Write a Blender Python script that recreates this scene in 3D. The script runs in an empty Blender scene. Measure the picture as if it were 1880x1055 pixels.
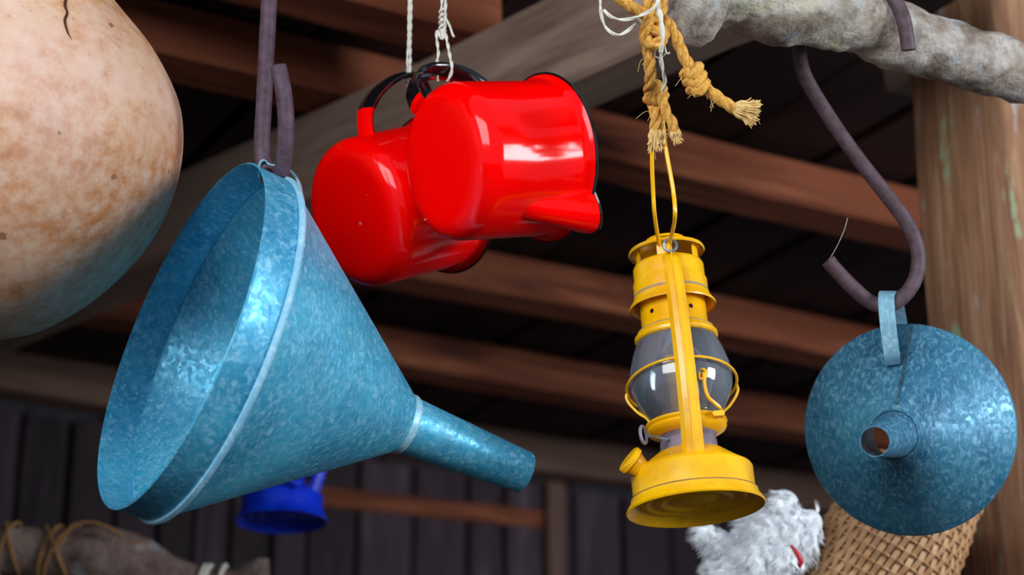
import bpy, math, random
from mathutils import Vector, Matrix, noise as mnoise
PI = math.pi
random.seed(7)
scene = bpy.context.scene
col = scene.collection
R_ = math.radians

# ------------------------------------------------------------------ camera
CAM = Vector((0, 0, 1.5)); PITCH = R_(20); LENS = 70.0
FPX = 1880 * LENS / 36.0
cd = bpy.data.cameras.new('camera'); cam = bpy.data.objects.new('camera', cd); col.objects.link(cam)
cam.location = CAM; cam.rotation_euler = (PI / 2 + PITCH, 0, 0)
cd.lens = LENS; cd.sensor_width = 36; cd.clip_end = 100
cd.dof.use_dof = True; cd.dof.focus_distance = 2.0; cd.dof.aperture_fstop = 4.2
scene.camera = cam
CR = Vector((1, 0, 0)); CF = Vector((0, math.cos(PITCH), math.sin(PITCH))); CU = Vector((0, -math.sin(PITCH), math.cos(PITCH)))

# ------------------------------------------------------------------ world, daylight, exposure
w = bpy.data.worlds.new('sky'); scene.world = w; w.use_nodes = True
bg = w.node_tree.nodes['Background']; bg.inputs[0].default_value = (0.62, 0.76, 1.0, 1); bg.inputs[1].default_value = 0.36
def area(name, loc, target, sx, sy, power, color):
    l = bpy.data.lights.new(name, 'AREA'); l.shape = 'RECTANGLE'; l.size = sx; l.size_y = sy; l.energy = power; l.color = color
    o = bpy.data.objects.new(name, l); col.objects.link(o); o.location = loc
    o.rotation_euler = (Vector(target) - Vector(loc)).to_track_quat('-Z', 'Y').to_euler()
    return o
area('daylight_open_front', (-1.75, -1.75, 3.0), (-0.1, 2.0, 2.1), 2.9, 2.2, 142, (0.93, 0.97, 1.0))
area('daylight_side_opening', (3.0, 0.75, 2.35), (0.0, 2.0, 2.2), 1.0, 1.0, 70, (0.90, 0.96, 1.0))
scene.view_settings.view_transform = 'Standard'; scene.view_settings.look = 'None'
scene.view_settings.gamma = 1.0; scene.view_settings.use_curve_mapping = False
scene.view_settings.exposure = 0.35

# ------------------------------------------------------------------ placing helpers
def P(px, py, d):
    return CAM + CR * ((px - 940) / FPX * d) + CU * ((527.5 - py) / FPX * d) + CF * d
def frame(px, py):
    f = (P(px, py, 1) - CAM).normalized()
    r = (CR - f * CR.dot(f)).normalized(); u = r.cross(f).normalized()
    return r, u, f
def axis_dir(px, py, ix, iy, away):
    """unit vector whose picture at (px,py) points along (ix, iy down) and which leans away from the viewer"""
    r, u, f = frame(px, py); k = math.hypot(ix, iy); s = math.sqrt(1 - away * away)
    return (r * (ix / k) * s - u * (iy / k) * s + f * away).normalized()
def basis(z, xhint, loc):
    z = z.normalized(); x = (xhint - z * xhint.dot(z)).normalized(); y = z.cross(x)
    M = Matrix((x, y, z)).transposed().to_4x4(); M.translation = loc
    return M

# ------------------------------------------------------------------ mesh helpers
class MB:
    def __init__(s): s.v = []; s.f = []
    def add(s, vs, fs):
        b = len(s.v); s.v += [tuple(v) for v in vs]; s.f += [tuple(i + b for i in f) for f in fs]; return s
    def lathe(s, prof, seg=64, closed=False, M=None, a0=0.0, a1=2 * PI):
        full = abs(a1 - a0 - 2 * PI) < 1e-6; n = seg if full else seg + 1
        vs = []
        for (r, z) in prof:
            for k in range(n):
                a = a0 + (a1 - a0) * k / seg; vs.append(Vector((max(r, 1e-5) * math.cos(a), max(r, 1e-5) * math.sin(a), z)))
        m = len(prof); fs = []
        for i in range(m if closed else m - 1):
            j = (i + 1) % m
            for k in range(seg):
                k2 = (k + 1) % n if full else k + 1
                fs.append((i * n + k, i * n + k2, j * n + k2, j * n + k))
        if M: vs = [M @ v for v in vs]
        return s.add(vs, fs)
    def sweep(s, pts, rad, seg=10, cap=True, closed=False, section=None, up=None, twist=None):
        n = len(pts); rad = rad if isinstance(rad, (list, tuple)) else [rad] * n
        T = []
        for i in range(n):
            a = pts[(i - 1) % n] if closed else pts[max(i - 1, 0)]; b = pts[(i + 1) % n] if closed else pts[min(i + 1, n - 1)]
            t = (b - a); T.append(t.normalized() if t.length > 1e-9 else Vector((0, 0, 1)))
        N = up.copy() if up is not None else T[0].orthogonal()
        vs = []
        for i in range(n):
            N = (up if up is not None else N); N = N - T[i] * N.dot(T[i])
            N = N.normalized() if N.length > 1e-6 else T[i].orthogonal().normalized()
            B = T[i].cross(N)
            sec = section or [(math.cos(2 * PI * k / seg), math.sin(2 * PI * k / seg)) for k in range(seg)]
            for (x, y) in sec: vs.append(pts[i] + (N * x + B * y) * rad[i])
        m = len(section) if section else seg
        fs = []
        for i in range(n if closed else n - 1):
            j = (i + 1) % n
            for k in range(m): fs.append((i * m + k, i * m + (k + 1) % m, j * m + (k + 1) % m, j * m + k))
        if cap and not closed: fs += [tuple(reversed(range(m))), tuple((n - 1) * m + k for k in range(m))]
        return s.add(vs, fs)
    def box(s, c, d, M=None, bev=0.0):
        x, y, z = d[0] / 2, d[1] / 2, d[2] / 2; b = min(bev, x * .9, y * .9, z * .9)
        if b <= 0:
            vs = [Vector((i * x, j * y, k * z)) + Vector(c) for i in (-1, 1) for j in (-1, 1) for k in (-1, 1)]
            fs = [(0, 1, 3, 2), (4, 6, 7, 5), (0, 4, 5, 1), (2, 3, 7, 6), (0, 2, 6, 4), (1, 5, 7, 3)]
        else:
            ring = lambda xx, b2: [Vector((xx, (y - b2) * 1, z)), Vector((xx, -(y - b2), z)), Vector((xx, -y, z - b2)), Vector((xx, -y, -(z - b2))),
                                   Vector((xx, -(y - b2), -z)), Vector((xx, y - b2, -z)), Vector((xx, y, -(z - b2))), Vector((xx, y, z - b2))]
            vs = [v + Vector(c) for v in ring(-x, b) + ring(x, b)]
            fs = [tuple(range(8)), tuple(reversed(range(8, 16)))] + [(k, k + 8, (k + 1) % 8 + 8, (k + 1) % 8) for k in range(8)]
        if M: vs = [M @ v for v in vs]
        return s.add(vs, fs)
    def build(s, name, mat, parent=None, world=False, smooth=True, ang=38, matrix=None):
        vs = s.v
        if world and parent is not None:
            I = parent.matrix_world.inverted(); vs = [I @ Vector(v) for v in vs]
        if world and matrix is not None:
            I = matrix.inverted(); vs = [I @ Vector(v) for v in vs]
        me = bpy.data.meshes.new(name); me.from_pydata([tuple(v) for v in vs], [], s.f); me.update()
        import bmesh
        bm = bmesh.new(); bm.from_mesh(me); bmesh.ops.recalc_face_normals(bm, faces=bm.faces); bm.to_mesh(me); bm.free()
        if smooth:
            me.polygons.foreach_set('use_smooth', [True] * len(me.polygons)); me.set_sharp_from_angle(angle=R_(ang))
        for m in (mat if isinstance(mat, (list, tuple)) else [mat]): me.materials.append(m)
        o = bpy.data.objects.new(name, me); col.objects.link(o)
        if parent is not None: o.parent = parent
        if matrix is not None: o.matrix_world = matrix
        return o

def spline(pts, per=8, closed=False):
    out = []; n = len(pts)
    g = (lambda i: pts[i % n]) if closed else (lambda i: pts[max(0, min(n - 1, i))])
    for i in range(n if closed else n - 1):
        p0, p1, p2, p3 = g(i - 1), g(i), g(i + 1), g(i + 2)
        for k in range(per):
            t = k / per
            out.append(0.5 * ((2 * p1) + (p2 - p0) * t + (2 * p0 - 5 * p1 + 4 * p2 - p3) * t * t + (3 * p1 - p0 - 3 * p2 + p3) * t ** 3))
    if not closed: out.append(pts[-1].copy() if hasattr(pts[-1], 'copy') else pts[-1])
    return out
def vspline(vals, per=8): return [v.x for v in spline([Vector((a, 0, 0)) for a in vals], per)]
def empty(name, M):
    o = bpy.data.objects.new(name, None); col.objects.link(o); o.matrix_world = M; o.empty_display_size = .03
    bpy.context.view_layer.update(); return o
def tag(o, label=None, cat=None, group=None, kind=None):
    if label: o['label'] = label
    if cat: o['category'] = cat
    if group: o['group'] = group
    if kind: o['kind'] = kind
    return o

# ------------------------------------------------------------------ materials
def lin(r, g, b):
    f = lambda c: (c / 255 / 12.92) if c / 255 <= .04045 else ((c / 255 + .055) / 1.055) ** 2.4
    return (f(r), f(g), f(b), 1)
class NT:
    def __init__(s, name):
        s.m = bpy.data.materials.new(name); s.m.use_nodes = True; s.t = s.m.node_tree; s.b = s.t.nodes['Principled BSDF']
        s.co = s.t.nodes.new('ShaderNodeTexCoord')
    def n(s, typ, **kw):
        o = s.t.nodes.new('ShaderNode' + typ)
        for k, v in kw.items():
            if k in o.inputs: s.set(o.inputs[k], v)
            else: setattr(o, k, v)
        return o
    def set(s, inp, v):
        if isinstance(v, bpy.types.NodeSocket): s.t.links.new(v, inp)
        else: inp.default_value = v
    def P(s, **kw):
        for k, v in kw.items(): s.set(s.b.inputs[k.replace('_', ' ')], v)
    def coords(s, scale=(1, 1, 1), rnd=True):
        mp = s.n('Mapping'); s.t.links.new(s.co.outputs['Object'], mp.inputs['Vector']); mp.inputs['Scale'].default_value = scale
        if rnd:
            oi = s.n('ObjectInfo'); mu = s.n('Math', operation='MULTIPLY'); s.t.links.new(oi.outputs['Random'], mu.inputs[0]); mu.inputs[1].default_value = 37.0
            cb = s.n('CombineXYZ'); s.t.links.new(mu.outputs[0], cb.inputs[0]); s.t.links.new(mu.outputs[0], cb.inputs[1])
            s.t.links.new(cb.outputs[0], mp.inputs['Location'])
        return mp.outputs[0]
    def noise(s, vec, scale, detail=4, rough=.55, dist=0.0):
        o = s.n('TexNoise'); s.t.links.new(vec, o.inputs['Vector']); o.inputs['Scale'].default_value = scale; o.inputs['Detail'].default_value = detail
        o.inputs['Roughness'].default_value = rough; o.inputs['Distortion'].default_value = dist; return o.outputs['Fac']
    def ramp(s, fac, stops, interp='LINEAR'):
        o = s.n('ValToRGB'); s.t.links.new(fac, o.inputs[0]); cr = o.color_ramp; cr.interpolation = interp
        while len(cr.elements) < len(stops): cr.elements.new(.5)
        for e, (p, c) in zip(cr.elements, stops): e.position = p; e.color = c if len(c) == 4 else (*c, 1)
        return o.outputs[0]
    def mix(s, fac, a, b, mode='MIX'):
        o = s.n('Mix', data_type='RGBA', blend_type=mode); s.set(o.inputs[0], fac); s.set(o.inputs[6], a); s.set(o.inputs[7], b); return o.outputs[2]
    def bump(s, h, strength=.3, dist=.002):
        o = s.n('Bump'); s.t.links.new(h, o.inputs['Height']); o.inputs['Strength'].default_value = strength; o.inputs['Distance'].default_value = dist
        s.t.links.new(o.outputs[0], s.b.inputs['Normal'])

def wood(name, dark, mid, light, rough=.75, along=(1.2, 14, 14), var=.5, spec=.25):
    t = NT(name); v = t.coords(along)
    a = t.noise(v, 2.2, 6, .6, .6); c = t.ramp(a, [(.28, dark), (.5, mid), (.74, light)])
    v2 = t.coords((.8, 2.0, 2.0)); b = t.noise(v2, 2.0, 3)
    c = t.mix(t.ramp(b, [(.4, (0, 0, 0)), (.65, (1, 1, 1))]), c, mid)
    oi = t.n('ObjectInfo'); hv = t.n('HueSaturation'); mr = t.n('MapRange'); t.t.links.new(oi.outputs['Random'], mr.inputs[0])
    mr.inputs[3].default_value = 1 - var / 2; mr.inputs[4].default_value = 1 + var / 2
    t.t.links.new(mr.outputs[0], hv.inputs['Value']); t.t.links.new(c, hv.inputs['Color'])
    t.P(Base_Color=hv.outputs[0], Roughness=rough); t.b.inputs['Specular IOR Level'].default_value = spec
    t.bump(a, .5, .003); return t.m

M = {}
M['purlin'] = wood('red_brown_timber', lin(60, 28, 20), lin(128, 68, 44), lin(186, 118, 82), var=.25)
M['girder'] = wood('grey_weathered_timber', lin(90, 70, 60), lin(136, 112, 98), lin(172, 146, 128), var=.1)
M['roofboard'] = wood('dark_roof_board', lin(32, 18, 17), lin(52, 31, 28), lin(74, 46, 40), var=.6)
M['plank'] = wood('dark_wall_plank', lin(38, 29, 36), lin(64, 50, 56), lin(96, 82, 92), var=1.1)
M['rail'] = wood('brown_wall_timber', lin(80, 56, 48), lin(122, 92, 78), lin(154, 122, 106), var=.2)
M['earth'] = wood('packed_earth', lin(44, 34, 28), lin(60, 48, 40), lin(78, 64, 54), along=(2, 2, 2), var=0)

def mat_post():
    t = NT('post_timber'); v = t.coords((16, 16, 1.0), False)
    a = t.noise(v, 3.6, 8, .68, .7); c = t.ramp(a, [(.25, lin(88, 58, 40)), (.48, lin(146, 102, 72)), (.75, lin(196, 154, 118))])
    v2 = t.coords((14, 14, 3.2), False); g = t.noise(v2, 1.7, 5, .6)
    c = t.mix(t.ramp(g, [(.60, (0, 0, 0)), (.66, (.75, .75, .75))]), c, lin(150, 178, 138))
    v3 = t.coords((20, 20, 5), False); g2 = t.noise(v3, 1.3, 5, .6)
    c = t.mix(t.ramp(g2, [(.62, (0, 0, 0)), (.68, (.8, .8, .8))]), c, lin(190, 192, 198))
    t.P(Base_Color=c, Roughness=.8); t.bump(a, .6, .004); return t.m
M['post'] = mat_post()

def mat_galv(name, deep, mid, flake, rough=.42, metal=.55):
    t = NT(name); v = t.coords((1, 1, 1))
    n0 = t.n('TexNoise'); t.t.links.new(v, n0.inputs['Vector']); n0.inputs['Scale'].default_value = 60
    vm = t.n('VectorMath', operation='MULTIPLY_ADD'); t.t.links.new(n0.outputs['Color'], vm.inputs[0]); vm.inputs[1].default_value = (.012, .012, .012); t.t.links.new(v, vm.inputs[2])
    vo = t.n('TexVoronoi'); t.t.links.new(vm.outputs[0], vo.inputs['Vector']); vo.inputs['Scale'].default_value = 210
    sp = t.n('SeparateColor'); t.t.links.new(vo.outputs['Color'], sp.inputs[0])
    vo2 = t.n('TexVoronoi'); t.t.links.new(vm.outputs[0], vo2.inputs['Vector']); vo2.inputs['Scale'].default_value = 105
    sp2 = t.n('SeparateColor'); t.t.links.new(vo2.outputs['Color'], sp2.inputs[0])
    big = t.noise(v, 9, 4, .6)
    c = t.mix(t.ramp(big, [(.35, (0, 0, 0)), (.68, (1, 1, 1))]), deep, mid)
    mp = t.n('Mapping'); t.t.links.new(vm.outputs[0], mp.inputs['Vector']); mp.inputs['Rotation'].default_value = (.4, .7, .5); mp.inputs['Scale'].default_value = (1, 2.6, 1.4)
    fl = t.noise(mp.outputs[0], 120, 4, .6, .6)
    c = t.mix(t.ramp(fl, [(.50, (0, 0, 0)), (.56, (.14, .14, .14)), (.66, (.36, .36, .36))]), c, flake)
    c = t.mix(t.ramp(sp2.outputs[1], [(.0, (0, 0, 0)), (1, (.10, .10, .10))]), c, flake)
    c = t.mix(t.ramp(sp.outputs[0], [(.84, (0, 0, 0)), (1, (.30, .30, .30))]), c, flake)
    dk = t.noise(v, 45, 3, .6); c = t.mix(t.ramp(dk, [(.66, (0, 0, 0)), (.74, (.45, .45, .45))]), c, deep)
    rr = t.n('MapRange'); t.t.links.new(sp.outputs[1], rr.inputs[0]); rr.inputs[3].default_value = rough - .1; rr.inputs[4].default_value = rough + .16
    t.P(Base_Color=c, Roughness=rr.outputs[0], Metallic=metal); t.bump(sp.outputs[2], .10, .0006); return t.m
M['galv'] = mat_galv('blue_galvanised_sheet', lin(30, 132, 172), lin(64, 172, 206), lin(168, 224, 244), rough=.42, metal=.30)
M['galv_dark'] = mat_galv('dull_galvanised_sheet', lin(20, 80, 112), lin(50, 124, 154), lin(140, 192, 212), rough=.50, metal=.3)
M['seam'] = mat_galv('oxidised_seam', lin(22, 52, 66), lin(40, 84, 104), lin(90, 140, 160), rough=.5, metal=.3)
M['strap'] = mat_galv('pale_strap', lin(96, 150, 172), lin(130, 178, 196), lin(190, 220, 232), rough=.4, metal=.3)
M['solder'] = mat_galv('solder_bead', lin(110, 176, 206), lin(150, 204, 226), lin(210, 236, 246), rough=.36, metal=.15)

def simple(name, c, rough=.5, metal=0.0, coat=0.0, spec=.5, vary=None, scale=60, bumpd=0):
    t = NT(name); v = t.coords((1, 1, 1)); a = t.noise(v, scale, 5, .6)
    cc = t.ramp(a, [(.3, c), (.7, vary or c)]) if vary else c
    t.P(Base_Color=cc, Roughness=rough, Metallic=metal, Coat_Weight=coat); t.b.inputs['Coat Roughness'].default_value = .04
    t.b.inputs['Specular IOR Level'].default_value = spec
    if bumpd: t.bump(a, .5, bumpd)
    return t.m
M['red'] = simple('red_enamel', (.97, .0004, .0002, 1), .11, 0, 0, .33, (.99, .0004, .0002, 1), 8)
M['black_enamel'] = simple('black_enamel', lin(14, 15, 20), .14, 0, .6)
M['white_enamel'] = simple('white_enamel', lin(225, 225, 225), .2, 0, .5)
M['chip'] = simple('enamel_chip', lin(190, 150, 150), .6)
M['iron'] = simple('brown_iron', lin(62, 44, 48), .6, .1, 0, .35, lin(92, 72, 80), 90, .0006)
M['iron_left'] = simple('purple_brown_iron', lin(58, 40, 48), .62, .1, 0, .3, lin(90, 70, 84), 80, .0006)
M['string'] = simple('white_string', lin(205, 200, 185), .85, 0, 0, .2, lin(232, 228, 215), 300, .0005)
M['jute'] = simple('jute_rope', lin(176, 118, 40), .9, 0, 0, .15, lin(226, 176, 92), 260, .0006)
M['old_cord'] = simple('old_cord', lin(122, 84, 48), .9, 0, 0, .15, lin(160, 120, 76), 200)
M['jute_pale'] = simple('jute_fibre', lin(200, 158, 92), .9, 0, 0, .15, lin(236, 204, 140), 200)
M['steel'] = simple('grey_blue_steel', lin(110, 130, 150), .4, .6, 0, .5, lin(130, 150, 170), 80)
M['pewter'] = simple('dusty_burner_metal', lin(112, 100, 110), .6, .3, 0, .4, lin(140, 128, 138), 90)
def mat_paint(name, c, c2, dirt, worn):
    t = NT(name); v = t.coords((1, 1, 1)); a = t.noise(v, 22, 5, .6); b = t.noise(v, 130, 4, .65)
    x = t.ramp(a, [(.35, c2), (.62, c)])
    x = t.mix(t.ramp(b, [(.66, (0, 0, 0)), (.76, (.6, .6, .6))]), x, dirt)
    g = t.noise(v, 48, 6, .7); x = t.mix(t.ramp(g, [(.58, (0, 0, 0)), (.72, (.38, .38, .38))]), x, dirt)
    t.P(Base_Color=x, Roughness=.34, Coat_Weight=.15); t.bump(b, .12, .0005); return t.m
M['yellow'] = mat_paint('yellow_paint', lin(248, 188, 0), lin(232, 164, 0), lin(130, 84, 14), 0)
M['yellow_dust'] = simple('dusty_worn_edge', lin(150, 128, 90), .7, 0, 0, .3, lin(170, 150, 118), 120)
M['blue'] = mat_paint('blue_paint', lin(8, 62, 226), lin(4, 40, 190), lin(4, 20, 90), 0)
def mat_glass():
    t = NT('lantern_glass'); v = t.coords((1, 1, 1)); a = t.noise(v, 40, 4)
    r = t.n('MapRange'); t.t.links.new(a, r.inputs[0]); r.inputs[3].default_value = .02; r.inputs[4].default_value = .09
    tr = t.n('BsdfTransparent'); tr.inputs[0].default_value = (.93, .94, .95, 1)
    gl = t.n('BsdfGlossy'); t.t.links.new(r.outputs[0], gl.inputs['Roughness'])
    df = t.n('BsdfDiffuse'); df.inputs[0].default_value = lin(190, 195, 205)
    fr = t.n('Fresnel'); fr.inputs['IOR'].default_value = 1.62
    m1 = t.n('MixShader'); t.t.links.new(fr.outputs[0], m1.inputs[0]); t.t.links.new(tr.outputs[0], m1.inputs[1]); t.t.links.new(gl.outputs[0], m1.inputs[2])
    m2 = t.n('MixShader'); m2.inputs[0].default_value = .10; t.t.links.new(m1.outputs[0], m2.inputs[1]); t.t.links.new(df.outputs[0], m2.inputs[2])
    out = t.t.nodes['Material Output']; t.t.links.new(m2.outputs[0], out.inputs[0]); t.t.nodes.remove(t.b); return t.m
M['glass'] = mat_glass()
def mat_gourd():
    t = NT('gourd_skin'); v = t.coords((1, 1, 1), False)
    a = t.noise(v, 8, 7, .66, .3); b = t.noise(v, 62, 7, .72); d = t.noise(v, 3.2, 3)
    x = t.ramp(a, [(.34, lin(172, 106, 56)), (.50, lin(190, 134, 90)), (.64, lin(204, 164, 134))])
    x = t.mix(t.ramp(b, [(.40, (0, 0, 0)), (.66, (.75, .75, .75))]), x, lin(212, 182, 158))
    x = t.mix(t.ramp(b, [(.28, (.8, .8, .8)), (.40, (0, 0, 0))]), x, lin(150, 96, 58))
    x = t.mix(t.ramp(d, [(.55, (0, 0, 0)), (.72, (.5, .5, .5))]), x, lin(212, 184, 180))
    e = t.noise(v, 55, 2, .4); x = t.mix(t.ramp(e, [(.735, (0, 0, 0)), (.76, (.85, .85, .85))]), x, lin(128, 78, 52))
    t.P(Base_Color=x, Roughness=.5); t.b.inputs['Specular IOR Level'].default_value = .4; t.bump(b, .12, .001); return t.m
M['gourd'] = mat_gourd()
M['crack'] = simple('dark_crack', lin(70, 36, 22), .9, 0, 0, .1)
def mat_bark(name, stops, lich):
    t = NT(name); v = t.coords((1, 1, 1), False); a = t.noise(v, 16, 7, .65, .5); b = t.noise(v, 60, 6, .7); c = t.noise(v, 8, 4, .6)
    x = t.ramp(a, stops); x = t.mix(t.ramp(b, [(.3, (.7, .7, .7)), (.5, (0, 0, 0))]), x, stops[0][1])
    x = t.mix(t.ramp(c, [(.52, (0, 0, 0)), (.66, (.6, .6, .6))]), x, lich)
    t.P(Base_Color=x, Roughness=.85); t.b.inputs['Specular IOR Level'].default_value = .2; g = t.noise(v, 24, 4, .6); x = t.mix(t.ramp(g, [(.58, (0, 0, 0)), (.68, (.4, .4, .4))]), x, lin(176, 188, 200))
    h_ = t.noise(v, 30, 3, .5); x = t.mix(t.ramp(h_, [(.66, (0, 0, 0)), (.72, (.7, .7, .7))]), x, lin(150, 96, 62))
    t.P(Base_Color=x); t.bump(b, 1.0, .007); return t.m
M['bark'] = mat_bark('grey_lichen_bark', [(.28, lin(92, 78, 68)), (.43, lin(148, 134, 120)), (.56, lin(186, 178, 170)), (.72, lin(222, 204, 172))], lin(150, 156, 122))
M['bark_dim'] = mat_bark('brown_grey_bark', [(.28, lin(84, 66, 60)), (.46, lin(128, 106, 98)), (.62, lin(152, 132, 122)), (.78, lin(172, 152, 136))], lin(140, 130, 118))
M['feather'] = simple('white_feather', lin(238, 242, 246), .8, 0, 0, .2, lin(250, 252, 254), 30)
M['feather_grey'] = simple('feather_core', lin(222, 226, 230), .9, 0, 0, .1)
M['comb'] = simple('red_flesh', lin(190, 30, 50), .5)
M['wicker'] = simple('split_cane', lin(176, 126, 82), .6, 0, 0, .35, lin(216, 172, 128), 40, .0005)
M['wicker_dark'] = simple('dark_cane', lin(104, 64, 40), .7, 0, 0, .3, lin(140, 92, 60), 40, .0005)

# ================================================================== THE BUILDING
AZ1, AZ2 = R_(60.8), R_(-44.7)
DP = Vector((math.sin(AZ1), math.cos(AZ1), 0))          # along the purlins and the back wall
DN = Vector((-math.cos(AZ1), math.sin(AZ1), 0))         # towards the back wall
DG = Vector((math.sin(AZ2), math.cos(AZ2), 0))          # along the girder
UPZ = Vector((0, 0, 1)); HC = 1.5 + 1.35
def hit(px, py, z):
    d = P(px, py, 1) - CAM; return CAM + d * ((z - CAM.z) / d.z)
def timber(name, mat, p0, p1, nvec, dn, dz, seed, parent=None, bev=.006, wob=.005, n=14, kind=None):
    """sawn timber from p0 to p1: near lower edge on that line, dn deep along nvec, dz tall"""
    L = (p1 - p0).length; x = (p1 - p0).normalized(); y = (nvec - x * nvec.dot(x)).normalized(); z = x.cross(y)
    if z.z < -.5 or (abs(z.z) < .5 and z.dot(UPZ) < 0): z = -z
    Mx = Matrix((x, y, x.cross(y))).transposed().to_4x4(); Mx.translation = p0; sg = 1 if x.cross(y).dot(z) > 0 else -1
    rnd = random.Random(seed); b = bev; pts = []
    sec = [(b, 0), (dn - b, 0), (dn, b), (dn, dz - b), (dn - b, dz), (b, dz), (0, dz - b), (0, b)]
    for i in range(n + 1):
        ox, oz = rnd.uniform(-wob, wob), rnd.uniform(-wob, wob)
        for (a, c) in sec: pts.append(Vector((L * i / n, a + ox + rnd.uniform(-wob, wob) * .3, sg * (c + oz))))
    fs = [(i * 8 + k, i * 8 + (k + 1) % 8, (i + 1) * 8 + (k + 1) % 8, (i + 1) * 8 + k) for i in range(n) for k in range(8)]
    fs += [tuple(range(8)), tuple(n * 8 + k for k in range(8))]
    mb = MB().add(pts, fs)
    if parent is not None:
        mb.v = [tuple(v) for v in mb.v]; o = mb.build(name, mat, None, ang=30); o.parent = parent; o.matrix_parent_inverse = parent.matrix_world.inverted(); o.matrix_basis = Mx
    else:
        o = mb.build(name, mat, None, ang=30); o.matrix_world = Mx
    return o

# ground
tag(MB().box((0, 2.2, -.05), (9.0, 9.5, .1)).build('floor', M['earth'], smooth=False), kind='structure')
# purlins resting on the girder, boards above them
pur = [(1085, 282, 'lower_main'), (1085, 566, ''), (1085, 726, '')]
A = []
for (px, py, _) in pur: A.append(hit(px, py, HC))
Zp = hit(760, 28, HC)
plab = ['red-brown roof purlin passing behind the lantern wires and the curved S-hook',
        'red-brown roof purlin crossing behind the chimney of the yellow lantern, second below the rope',
        'dim red-brown roof purlin behind the glass globe of the yellow lantern']
for i, a in enumerate(A):
    o = timber('roof_purlin', M['purlin'], a - DP * 2.6, a + DP * 2.6, DN, .10, .085, 20 + i)
    tag(o, plab[i], 'beam', 'roof purlins')
o = timber('roof_purlin', M['purlin'], Zp - DP * 2.2, Zp + DP * (hit(930, 62, HC) - Zp).length, DN, .10, .085, 31)
tag(o, 'roof purlin crossing the top edge behind the white strings of the red pots', 'beam', 'roof purlins')
# boards of the ceiling, parallel to DN
org = A[0].copy(); org.z = HC + .09
cl = MB()
base0 = org + DN * 1.1
Mc = Matrix((DP, DN, UPZ)).transposed().to_4x4(); Mc.translation = base0 + UPZ * .05
ceil = MB().box((0, 0, 0), (5.6, 4.4, .02)).build('ceiling', M['roofboard'], smooth=False); ceil.matrix_world = Mc
tag(ceil, kind='structure'); bpy.context.view_layer.update()
bw = .2
bm_board = None
for k in range(27):
    mb = MB().box((0, 0, 0), (4.4, bw - .014, .022), bev=.003)
    if bm_board is None:
        b = mb.build('roof_board', M['roofboard'], ceil, smooth=False); bm_board = b.data
    else:
        b = bpy.data.objects.new('roof_board', bm_board); col.objects.link(b); b.parent = ceil
    b.matrix_basis = Matrix.Translation(((k - 13) * bw, 0, -.024 - .006 * (k % 3))) @ Matrix.Rotation(PI / 2, 4, 'Z')
# girder (diagonal grey beam)
g0 = hit(1100, 130, HC - .15)
o = timber('girder_beam', M['girder'], g0 + DG * 2.7, g0 - DG * 1.6, Vector((-DG.y, DG.x, 0)) * -1, .09, .15, 5, n=18)
tag(o, 'thick weathered grey beam running diagonally up to the right behind the red pots', 'beam')

# back wall: plate, rail, stud, planks
E0 = hit(1085, 872, HC)
zE = HC
WP = E0 + DN * .10
o = timber('wall_plate', M['rail'], E0 - DP * 2.6, E0 + DP * 2.3, DN, .10, .10, 77)
# the plate's seen face is its near side: keep it just under the boards
tag(o, 'brown wall plate beam along the top of the dark plank wall', 'beam')
Mw = Matrix((DP, DN, UPZ)).transposed().to_4x4(); Mw.translation = Vector((WP.x, WP.y, HC / 2)) + DN * .08
wall = MB().box((-.1, .02, 0), (5.2, .03, HC)).build('wall_back', M['plank'], smooth=False); wall.matrix_world = Mw
tag(wall, kind='structure'); bpy.context.view_layer.update()
rnd = random.Random(3); x = -2.6; k = 0
while x < 2.4:
    wd = rnd.choice([.095, .12, .14, .16, .11])
    b = MB().box((0, 0, 0), (HC, .02, wd - .012), bev=.003).build('plank', M['plank'], wall, smooth=False)
    b.matrix_basis = Matrix.Translation((x + wd / 2, -.012 - rnd.uniform(0, .014), 0)) @ Matrix.Rotation(PI / 2, 4, 'Y')
    x += wd; k += 1
def on_wall(px, py, off=0):
    d = P(px, py, 1) - CAM; n = DN; q = Vector((WP.x, WP.y, 0)) + DN * (.04 - off)
    return CAM + d * ((q - CAM).dot(n) / d.dot(n))
r0 = on_wall(800, 950)
o = timber('wall_rail', M['purlin'], on_wall(470, 914), on_wall(1015, 970), DN, .05, .05, 61, wob=.002)
tag(o, 'thin red-brown rail nailed across the planks below the spout of the big funnel', 'beam')
s0 = on_wall(1002, 1000)
Ms = Matrix((UPZ, DN, DP)).transposed().to_4x4()
o = MB().box((0, 0, 0), (HC, .055, .055), bev=.004).build('wall_stud', M['rail'], smooth=False)
Mt = Matrix((UPZ, DN, UPZ.cross(DN))).transposed().to_4x4(); Mt.translation = Vector((s0.x, s0.y, HC / 2)) + DP * .02; o.matrix_world = Mt
tag(o, 'upright brown stud on the dark plank wall right of the big funnel spout', 'post')

wl0 = WP - DP * 2.6; wlen = 2.7
Ml = Matrix((-DN, DP, UPZ)).transposed().to_4x4(); Ml.translation = Vector((wl0.x, wl0.y, HC / 2)) - DN * wlen / 2
wall2 = MB().box((0, -.02, 0), (wlen, .03, HC)).build('wall_left', M['plank'], smooth=False); wall2.matrix_world = Ml
tag(wall2, kind='structure'); bpy.context.view_layer.update()
for k in range(18):
    b = MB().box((0, 0, 0), (HC, .02, .138), bev=.003).build('plank', M['plank'], wall2, smooth=False)
    b.matrix_basis = Matrix.Translation((-wlen / 2 + .075 + .15 * k, .008, 0)) @ Matrix.Rotation(PI / 2, 4, 'Y')

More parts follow.
